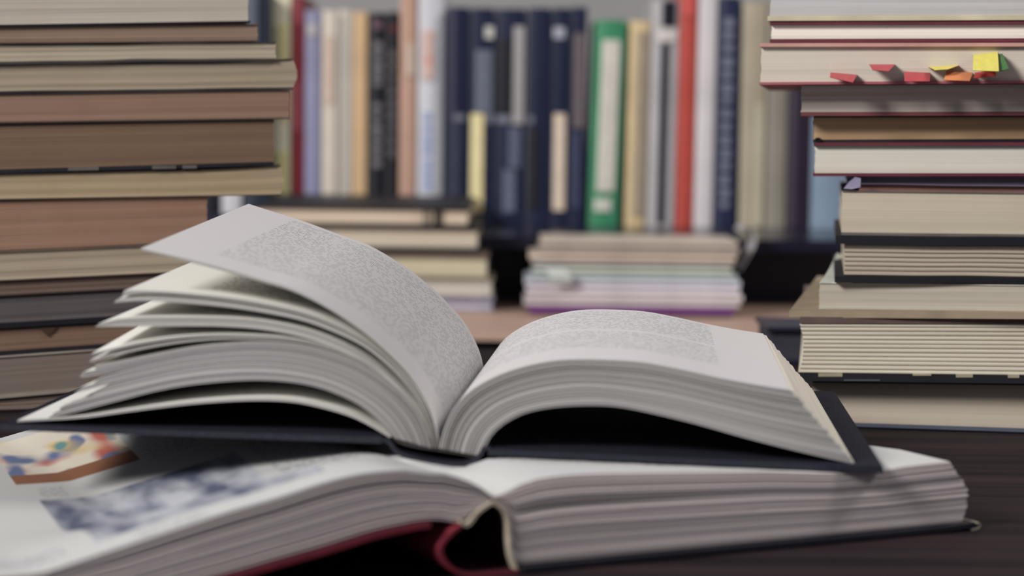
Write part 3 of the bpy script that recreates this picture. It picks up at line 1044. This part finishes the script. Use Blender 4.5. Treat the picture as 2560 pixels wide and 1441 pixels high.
# ================================================================== behind: riser, piles, row of books
YM, YP, YRS = 1.92, 1.96, 2.02
zr = at_d(1600, 596, YRS).z
ri = thing('riser_shelf', 'long glossy black riser shelf on the sideboard carrying the binders and upright books', 'shelf', (0.1, 2.2, ZS))
xl, xr = at_d(1196, 600, YRS).x, at_d(2150, 600, YRS).x + 0.12
M_gloss = plain((26, 26, 40), 0.22, 0.1, 20, 0.5)
boxmesh('shelf_board', xl, xr, YRS, 2.45, zr - 0.012, zr, M_gloss, ri, bevel=0.001)
boxmesh('side_panel', xl, xl + 0.012, YRS + 0.005, 2.44, ZS, zr - 0.012, M_black, ri)
boxmesh('side_panel', xr - 0.012, xr, YRS + 0.005, 2.44, ZS, zr - 0.012, M_black, ri)
boxmesh('back_panel', xl + 0.012, xr - 0.012, YRS + 0.09, YRS + 0.10, ZS, zr - 0.012, M_black, ri)

# left pile, lying books, near ends at the right
G4 = 'pile of lying books behind the raised page'


def pile_book(label, x_end, yt, yb, Y, edge, cover, ct, cb, width=0.27, depth=0.34, group=G4, side=-1, x_far=None, seed=0.0, **kw):
    xf = x_end - 400 if side < 0 else x_end + 400
    return stack_book(label, Y, 0.0, side, x_end, (yt, yb), xf, (yt - 5 * (1 if side < 0 else -1), yb - 5 * (1 if side < 0 else -1)), depth=depth, width=width, ct=ct, cb=cb,
                      ctop=cover, edge=edge, group=group, seed=seed, over=0.002, zmin=ZS + 0.0005, **kw)


p1 = pile_book('black notebook with cream pages and elastic band on top of the left background pile', 1168, 519, 571, YP, (226, 208, 186), (20, 20, 28), 8, 8, width=0.198, depth=0.40, seed=60.0)
pile_book('black covered book with cream pages second in the left background pile', 1192, 572, 634, YP, (218, 206, 186), (20, 20, 28), 5, 14, width=0.205, depth=0.38, seed=61.0)
pile_book('pale cream paperback with brown cover below the black books in the left background pile', 1216, 635, 697, YP, (206, 198, 170), (96, 80, 72), 10, 3, width=0.20, depth=0.36, seed=62.0)
pile_book('white paged paperback second from the bottom of the left background pile', 1228, 698, 744, YP, (210, 204, 194), (150, 140, 124), 3, 4, width=0.21, depth=0.36, seed=63.0)
pile_book('lavender grey paperback at the bottom of the left background pile', 1230, 745, 786, YP, (202, 196, 208), (130, 130, 156), 9, 2, width=0.21, depth=0.36, seed=64.0)
root, inf = p1
for xb_, w_ in ((1062, 5), (1092, 15)):
    s = at_d(xb_, 540, YP).x
    hw = w_ * 0.5 * inf['px']
    z0, z1 = inf['zb'](s - inf['P0'].x), inf['zt'](s - inf['P0'].x)
    boxmesh('elastic_band', s - hw, s + hw, YP - 0.0022, YP - 0.0006, z0 + 0.0005, z1 + 0.0002, plain((18, 18, 24), 0.6), root)

# magazine pile: each magazine a thin folded block with its rounded back towards us
G5 = 'pile of magazines on the sideboard'
MG = [
    # label, xl, xr, ytop, ybot, colour
    ('grey beige magazine topmost in the magazine pile', 1350, 1842, 601, 619, (176, 164, 152)),
    ('second magazine from the top, grey brown, in the magazine pile', 1346, 1846, 620, 638, (166, 154, 146)),
    ('warm cream magazine third from the top of the magazine pile', 1322, 1838, 639, 654, (200, 182, 166)),
    ('dull grey magazine under the warm cream one in the magazine pile', 1330, 1834, 655, 668, (150, 146, 144)),
    ('pale green magazine in the middle of the magazine pile', 1336, 1828, 669, 684, (178, 184, 170)),
    ('pale blue green magazine in the middle of the magazine pile', 1330, 1842, 685, 700, (168, 180, 180)),
    ('bluish white magazine below the pale blue green one in the magazine pile', 1312, 1852, 701, 718, (190, 192, 202)),
    ('light lavender grey magazine in the lower part of the magazine pile', 1316, 1850, 719, 737, (204, 198, 204)),
    ('off white magazine second from the purple one in the magazine pile', 1318, 1858, 738, 754, (204, 196, 196)),
    ('pinkish grey magazine just above the purple one in the magazine pile', 1310, 1850, 755, 769, (190, 180, 184)),
    ('purple covered magazine at the bottom of the magazine pile', 1322, 1836, 770, 788, (112, 66, 124)),
]


def magazine(label, xl, xr, yt, yb, col, k):
    mid = at_d(0.5 * (xl + xr), 0.5 * (yt + yb), YM)
    a, b = at_d(xl, 700, YM).x, at_d(xr, 700, YM).x
    zt = at_d(0.5 * (xl + xr), yt, YM).z
    zb = at_d(0.5 * (xl + xr), yb, YM).z
    th = zt - zb
    root = thing('magazine', label, 'magazine', (mid.x, YM + 0.06, zb), G5)
    dep = 0.10 - 0.003 * (k % 3)
    m_c = plain(col, 0.4, 0.12, 24, 0.4)
    m_p = leaf_edges(tuple(min(255, int(c * 1.05)) for c in col), 0.7, 1600, 500, 0.05, 80.0 + k)
    # folded cover: profile in depth and height, rounded towards the viewer, swept along x
    prof = []
    n = 7
    for q in range(n):
        an = -PI / 2 + PI * q / (n - 1)
        prof.append(Vector((0, YM + th * 0.5 - th * 0.5 * math.cos(an), zb + th * 0.5 + th * 0.5 * math.sin(an))))
    prof = [Vector((0, YM + dep, zb))] + prof + [Vector((0, YM + dep, zt))]
    cyz = Vector((0, YM + th * 0.5, zb + th * 0.5))
    inner = []
    tk = th * 0.08
    for p in prof:
        dy = p.y - cyz.y
        if dy > 0:
            inner.append(Vector((0, p.y, p.z + (tk if p.z < cyz.z else -tk))))
        else:
            d = (p - cyz)
            inner.append(cyz + d * ((th * 0.5 - tk) / max(d.length, 1e-6)))
    sh = Vector((a, 0, 0))
    loft('cover', [p + sh for p in prof], [p + sh for p in inner], Vector((1, 0, 0)), b - a, m_c, root, rows=1, K=1)
    boxmesh('leaves', a + 0.001, b - 0.001, YM + th * 0.45, YM + dep - 0.001, zb + tk, zt - tk, m_p, root)
    return root


for k, r in enumerate(MG):
    magazine(*r, k)
# clear sleeve hanging from the right end of the pile
sl_ = resample([at_d(1850, 676, YM + 0.01), at_d(1872, 640, YM + 0.02), at_d(1888, 605, YM + 0.03), at_d(1880, 575, YM + 0.035), at_d(1862, 566, YM + 0.04), at_d(1850, 580, YM + 0.045)], 16)
o = slab('paper_sleeve', sl_, Vector((1, 0, 0)), 0.0008, Vector((0, 1, 0)), 0.05, plain((176, 174, 176), 0.4), None)
tag(o, 'pale grey paper sleeve curling up at the right end of the magazine pile', 'paper')
o = slab('paper_sheet', resample([at_d(1338, 668, YM - 0.004), at_d(1362, 676, YM - 0.008), at_d(1378, 694, YM - 0.01), at_d(1366, 712, YM - 0.008)], 10), Vector((0, -1, 0)), 0.0006, Vector((1, 0, 0)), 0.02,
         plain((180, 186, 182), 0.5), None)
tag(o, 'pale loose paper corner curling out at the left of the magazine pile', 'paper')


def spine_print(col, ink, pitch, letter, cut=0.45):
    t = NT('spine_print')
    U, V, tc = t.uv()
    m = t.math
    t.put(t.b.inputs['Base Color'], t.mix(t.print_lines(U, V, pitch, letter, cut), lin(col), lin(ink)))
    t.b.inputs['Roughness'].default_value = 0.5
    return t.m


def upright(label, x0, x1, yt, yb, Y, col, prints=(), depth=0.14, zbase=None, name='upright_book', group=None, lean=0, round_=0.12, gloss=0.45, pages=(206, 200, 188), cat='book'):
    """a standing book seen from its spine. prints: (x0,x1,y0,y1,colour) fields in the picture"""
    a0, a1 = at_d(x0, yb, Y).x, at_d(x1, yb, Y).x
    zb = zbase if zbase is not None else at_d(0.5 * (x0 + x1), yb, Y).z
    zt = at_d(0.5 * (x0 + x1), yt, Y).z
    w_ = a1 - a0
    lx = lean * Y / F
    gap = 0.0006
    a0, a1 = a0 + gap, a1 - gap
    w_ = a1 - a0
    root = thing(name, label, cat, (0.5 * (a0 + a1), Y + depth / 2, zb), group)
    m_c = plain(col, gloss, 0.08, 18, 0.4)
    n = 9
    arc_ = []
    for q in range(n):
        f = q / (n - 1)
        arc_.append(Vector((a0 + w_ * f, Y - w_ * round_ * math.sin(PI * f), zb)))
    th = min(0.0025, w_ * 0.12)
    outer = [Vector((a0, Y + depth, zb))] + arc_ + [Vector((a1, Y + depth, zb))]
    inner = [Vector((a0 + th, Y + depth, zb))] + [Vector((a0 + th + (w_ - 2 * th) * q / (n - 1), p.y + th, zb)) for q, p in enumerate(arc_)] + [Vector((a1 - th, Y + depth, zb))]

    def ln(p, s, f, k, pb, pt):
        return p + Vector((lx * k, 0, 0))
    loft('cover', outer, inner, UP, zt - zb, m_c, root, rows=1, K=1, warp=ln)
    pb_ = [Vector((a0 + th + 0.0002, Y + th + 0.001, zb + 0.003)), Vector((a1 - th - 0.0002, Y + th + 0.001, zb + 0.003))]
    pt_ = [Vector((p.x, Y + depth - 0.004, zb + 0.003)) for p in pb_]
    loft('page_block', pb_, pt_, UP, zt - zb - 0.006, leaf_edges(pages, 0.7, 900, 250, 0.05, 90.0), root, rows=1, K=1, warp=ln)
    for (px0, px1, py0, py1, pc) in prints:
        f0 = max(0.04, (px0 - x0) / (x1 - x0))
        f1 = min(0.96, (px1 - x0) / (x1 - x0))
        if isinstance(pc, tuple):
            mp_ = plain(pc, 0.45, 0.06, 60)
        else:
            mp_ = pc
        zA, zB = max(zb + 0.001, at_d(px0, py1, Y).z), min(zt - 0.001, at_d(px0, py0, Y).z)
        o_, i_ = [], []
        for q in range(6):
            f = f0 + (f1 - f0) * q / 5
            y = Y - w_ * round_ * math.sin(PI * f)
            x = a0 + w_ * f + lx * (zA - zb) / (zt - zb)
            o_.append(Vector((x, y - 0.0016, zA)))
            i_.append(Vector((x, y + 0.0008, zA)))
        loft('spine_label', o_, i_, UP, zB - zA, mp_, root, rows=1, K=1, warp=lambda p, s, f, k, pb, pt: p + Vector((lx * k * (zB - zA) / (zt - zb), 0, 0)))
    return root


grey_type = (112, 112, 120)


def typecol(x0, x1, y0, y1, col, n, gapf=0.45, seed=3):
    """blocks of spine lettering too soft to read, as separate printed fields"""
    r = random.Random(seed)
    out = []
    y = y0
    st_ = (y1 - y0) / n
    for k in range(n):
        h_ = st_ * (1 - gapf * r.uniform(0.4, 1.0))
        out.append((x0 + r.uniform(0, 2), x1 - r.uniform(0, 3), y, y + h_, col))
        y += st_
    return out


# ---- row standing on the left pile
YA = 2.25
za = at_d(800, 519, YP).z + 0.0006 + 0.0004
GA = 'upright books on the left background pile'
YB_ = 2.22
zbx = at_d(560, 536, YB_).z
bx_ = thing('storage_box', 'black storage box on the sideboard behind the left stack', 'box', (at_d(540, 536, YB_).x, YB_ + 0.1, ZS))
bxa, bxb = at_d(440, 536, YB_).x, at_d(673, 536, YB_).x
boxmesh('body', bxa, bxb, YB_ - 0.015, YB_ + 0.2, ZS, zbx - 0.018, M_black, bx_, bevel=0.001)
boxmesh('lid', bxa - 0.001, bxb + 0.001, YB_ - 0.016, YB_ + 0.201, zbx - 0.018, zbx - 0.0003, M_black, bx_, bevel=0.001)
upright('black upright book, leftmost seen below the left stack overhang', 496, 552, 120, 536, YB_, (26, 26, 36), group='upright books behind the left stack', zbase=None)
upright('white upright book seen below the left stack overhang', 553, 604, 110, 536, YB_, (200, 200, 206), group='upright books behind the left stack')
upright('slate and navy upright book just right of the left stack top', 606, 673, -20, 536, YB_, (36, 43, 58), [(610, 643, -15, 300, (84, 91, 104))], group='upright books behind the left stack')
upright('tall pale yellow upright book beside the left stack', 675, 726, -28, 490, YA, (236, 231, 202), [(694, 722, 60, 300, (234, 226, 168)), (690, 722, 380, 488, (230, 222, 160))], zbase=za, group=GA)
upright('dark red upright book between yellow and violet grey ones', 727, 759, -10, 490, YA, (112, 28, 40), [(730, 756, 0, 60, (142, 64, 72)), (730, 752, 200, 330, (132, 60, 72))], zbase=za, group=GA)
upright('violet grey upright book next to the dark red one', 760, 802, 26, 490, YA, (138, 138, 166), [(766, 792, 60, 90, (176, 172, 170))], zbase=za, group=GA)
upright('cream upright book next to the violet grey one', 803, 842, 26, 490, YA, (208, 198, 184), [(808, 832, 90, 260, (206, 184, 168))], zbase=za, group=GA)
upright('light beige upright book between cream and tan ones', 843, 879, 24, 490, YA, (196, 188, 178), [(846, 854, 40, 480, (170, 164, 156))], zbase=za, group=GA)
upright('tan upright book left of the two black ones', 880, 917, 30, 490, YA, (204, 172, 132), zbase=za, group=GA)
upright('black upright book with grey lettering beside the tan one', 919, 961, 32, 490, YA, (24, 23, 32),
        typecol(930, 957, 105, 225, (118, 116, 120), 5) + typecol(930, 956, 258, 425, (118, 116, 120), 7, seed=5) + [(930, 954, 52, 72, (110, 84, 96))], zbase=za, group=GA)
upright('black upright book with faded lettering and red mark, right of its black twin', 962, 994, 30, 490, YA, (24, 23, 30),
        typecol(970, 988, 125, 400, (96, 92, 92), 9, seed=8) + [(974, 990, 66, 78, (112, 44, 48))], zbase=za, group=GA)
upright('pinkish brown upright book next to the black pair', 996, 1039, -26, 490, YA, (184, 148, 130), [(1012, 1036, 110, 190, (204, 182, 166))], zbase=za, group=GA)
upright('white upright book with red and blue lettering left of the navy volumes', 1041, 1106, -28, 490, YA, (198, 198, 204),
        [(1053, 1082, 75, 200, (206, 176, 166))] + typecol(1056, 1078, 280, 485, (150, 166, 202), 7, seed=11) + [(1060, 1074, 142, 160, (206, 130, 120))], zbase=za, group=GA)

# ---- navy volumes with metal trimmed labels, on the riser
YV = 2.235
GV = 'navy volumes with label frames'
nav = (30, 36, 60)
silver = (150, 152, 158)
gold = (224, 210, 160)


def volume(label, x0, x1, yt, parts_):
    return upright(label, x0, x1, yt, 576, YV, nav, parts_, zbase=zr + 0.0003, group=GV, round_=0.10, gloss=0.35, depth=0.2, name='navy_volume')


volume('navy volume with a faint grey strip, leftmost of the label framed set', 1110, 1168, 18, [(1122, 1134, 20, 300, (62, 60, 84)), (1126, 1160, 286, 302, (120, 122, 132)), (1126, 1148, 305, 510, (58, 60, 78))])
volume('navy volume with tall yellow label and grey strip in the set', 1169, 1232, 20, [(1173, 1206, 284, 528, gold), (1184, 1228, 125, 282, (104, 110, 124)), (1208, 1230, 66, 96, (206, 206, 200)), (1210, 1231, 284, 308, (120, 124, 134))])
volume('navy volume with black field framed in silver in the set', 1233, 1312, 22, [(1236, 1277, 96, 284, (22, 21, 32)), (1279, 1306, 66, 310, (172, 168, 168)), (1234, 1276, 288, 308, (110, 112, 124)), (1268, 1300, 318, 420, (92, 98, 118)), (1256, 1288, 424, 530, (96, 102, 122))])
volume('plain dark navy volume in the middle of the label framed set', 1313, 1372, 20, [(1314, 1330, 290, 308, (104, 106, 116)), (1316, 1346, 320, 520, (26, 25, 36))])
volume('navy volume with tall pinkish cream label in the set', 1373, 1418, 20, [(1380, 1411, 284, 526, (214, 196, 176)), (1376, 1406, 68, 96, (160, 164, 174))])
volume('navy volume with greyish brown strip next to the green book', 1419, 1462, 18, [(1428, 1456, 84, 320, (106, 96, 98)), (1424, 1450, 330, 520, (58, 62, 88))])

# ---- books right of them, on the riser
YG = 2.24
GG = 'upright books on the riser shelf'
zz = zr + 0.0003
upright('green upright book with long white label', 1466, 1545, 50, 560, YG, (58, 132, 96), [(1486, 1532, 100, 478, (206, 200, 190)), (1482, 1526, 496, 528, (196, 196, 186))], zbase=zz, group=GG, lean=14)
upright('cream yellow upright book with a brownish right half beside the green one', 1560, 1612, 52, 560, YG, (204, 182, 140), [(1580, 1608, 80, 540, (160, 146, 128))], zbase=zz, group=GG, lean=6)
upright('light grey upright book with black stripe and black top', 1614, 1684, 0, 560, YG, (174, 170, 172), [(1640, 1676, 1, 66, (26, 26, 38)), (1628, 1682, 74, 104, (206, 200, 196)), (1640, 1660, 108, 558, (22, 24, 38))], zbase=zz, group=GG, lean=6)
upright('bright red upright book between grey and white ones', 1685, 1731, -22, 560, YG, (176, 72, 62), [(1690, 1726, -10, 40, (196, 86, 80))], zbase=zz, group=GG, lean=4)
upright('white upright book between red and navy ones', 1732, 1780, -20, 560, YG, (204, 198, 200), zbase=zz, group=GG, lean=4)
upright('navy upright book with a column of grey lettering', 1781, 1838, -8, 560, YG, (30, 36, 66), typecol(1796, 1822, 45, 535, (116, 120, 138), 15, seed=21), zbase=zz, group=GG, lean=4)
YH = 2.24
upright('tall beige upright book with a lighter band, right of the navy lettered one', 1844, 1908, 6, 588, YH, (164, 154, 134), [(1882, 1904, 260, 584, (190, 184, 160))], zbase=zz, group=GG, depth=0.2)
upright('grey beige upright book beside the plum one', 1909, 1962, 0, 588, YH, (136, 130, 120), zbase=zz, group=GG, depth=0.2)
upright('dark plum upright book left of the blue grey one', 1963, 2022, 60, 588, YH, (38, 26, 42), [(1966, 1984, 70, 584, (60, 50, 66))], zbase=zz, group=GG, depth=0.2)
upright('blue grey upright book behind the right stack', 2023, 2112, 250, 588, YH, (124, 142, 162), zbase=zz, group=GG, depth=0.2)
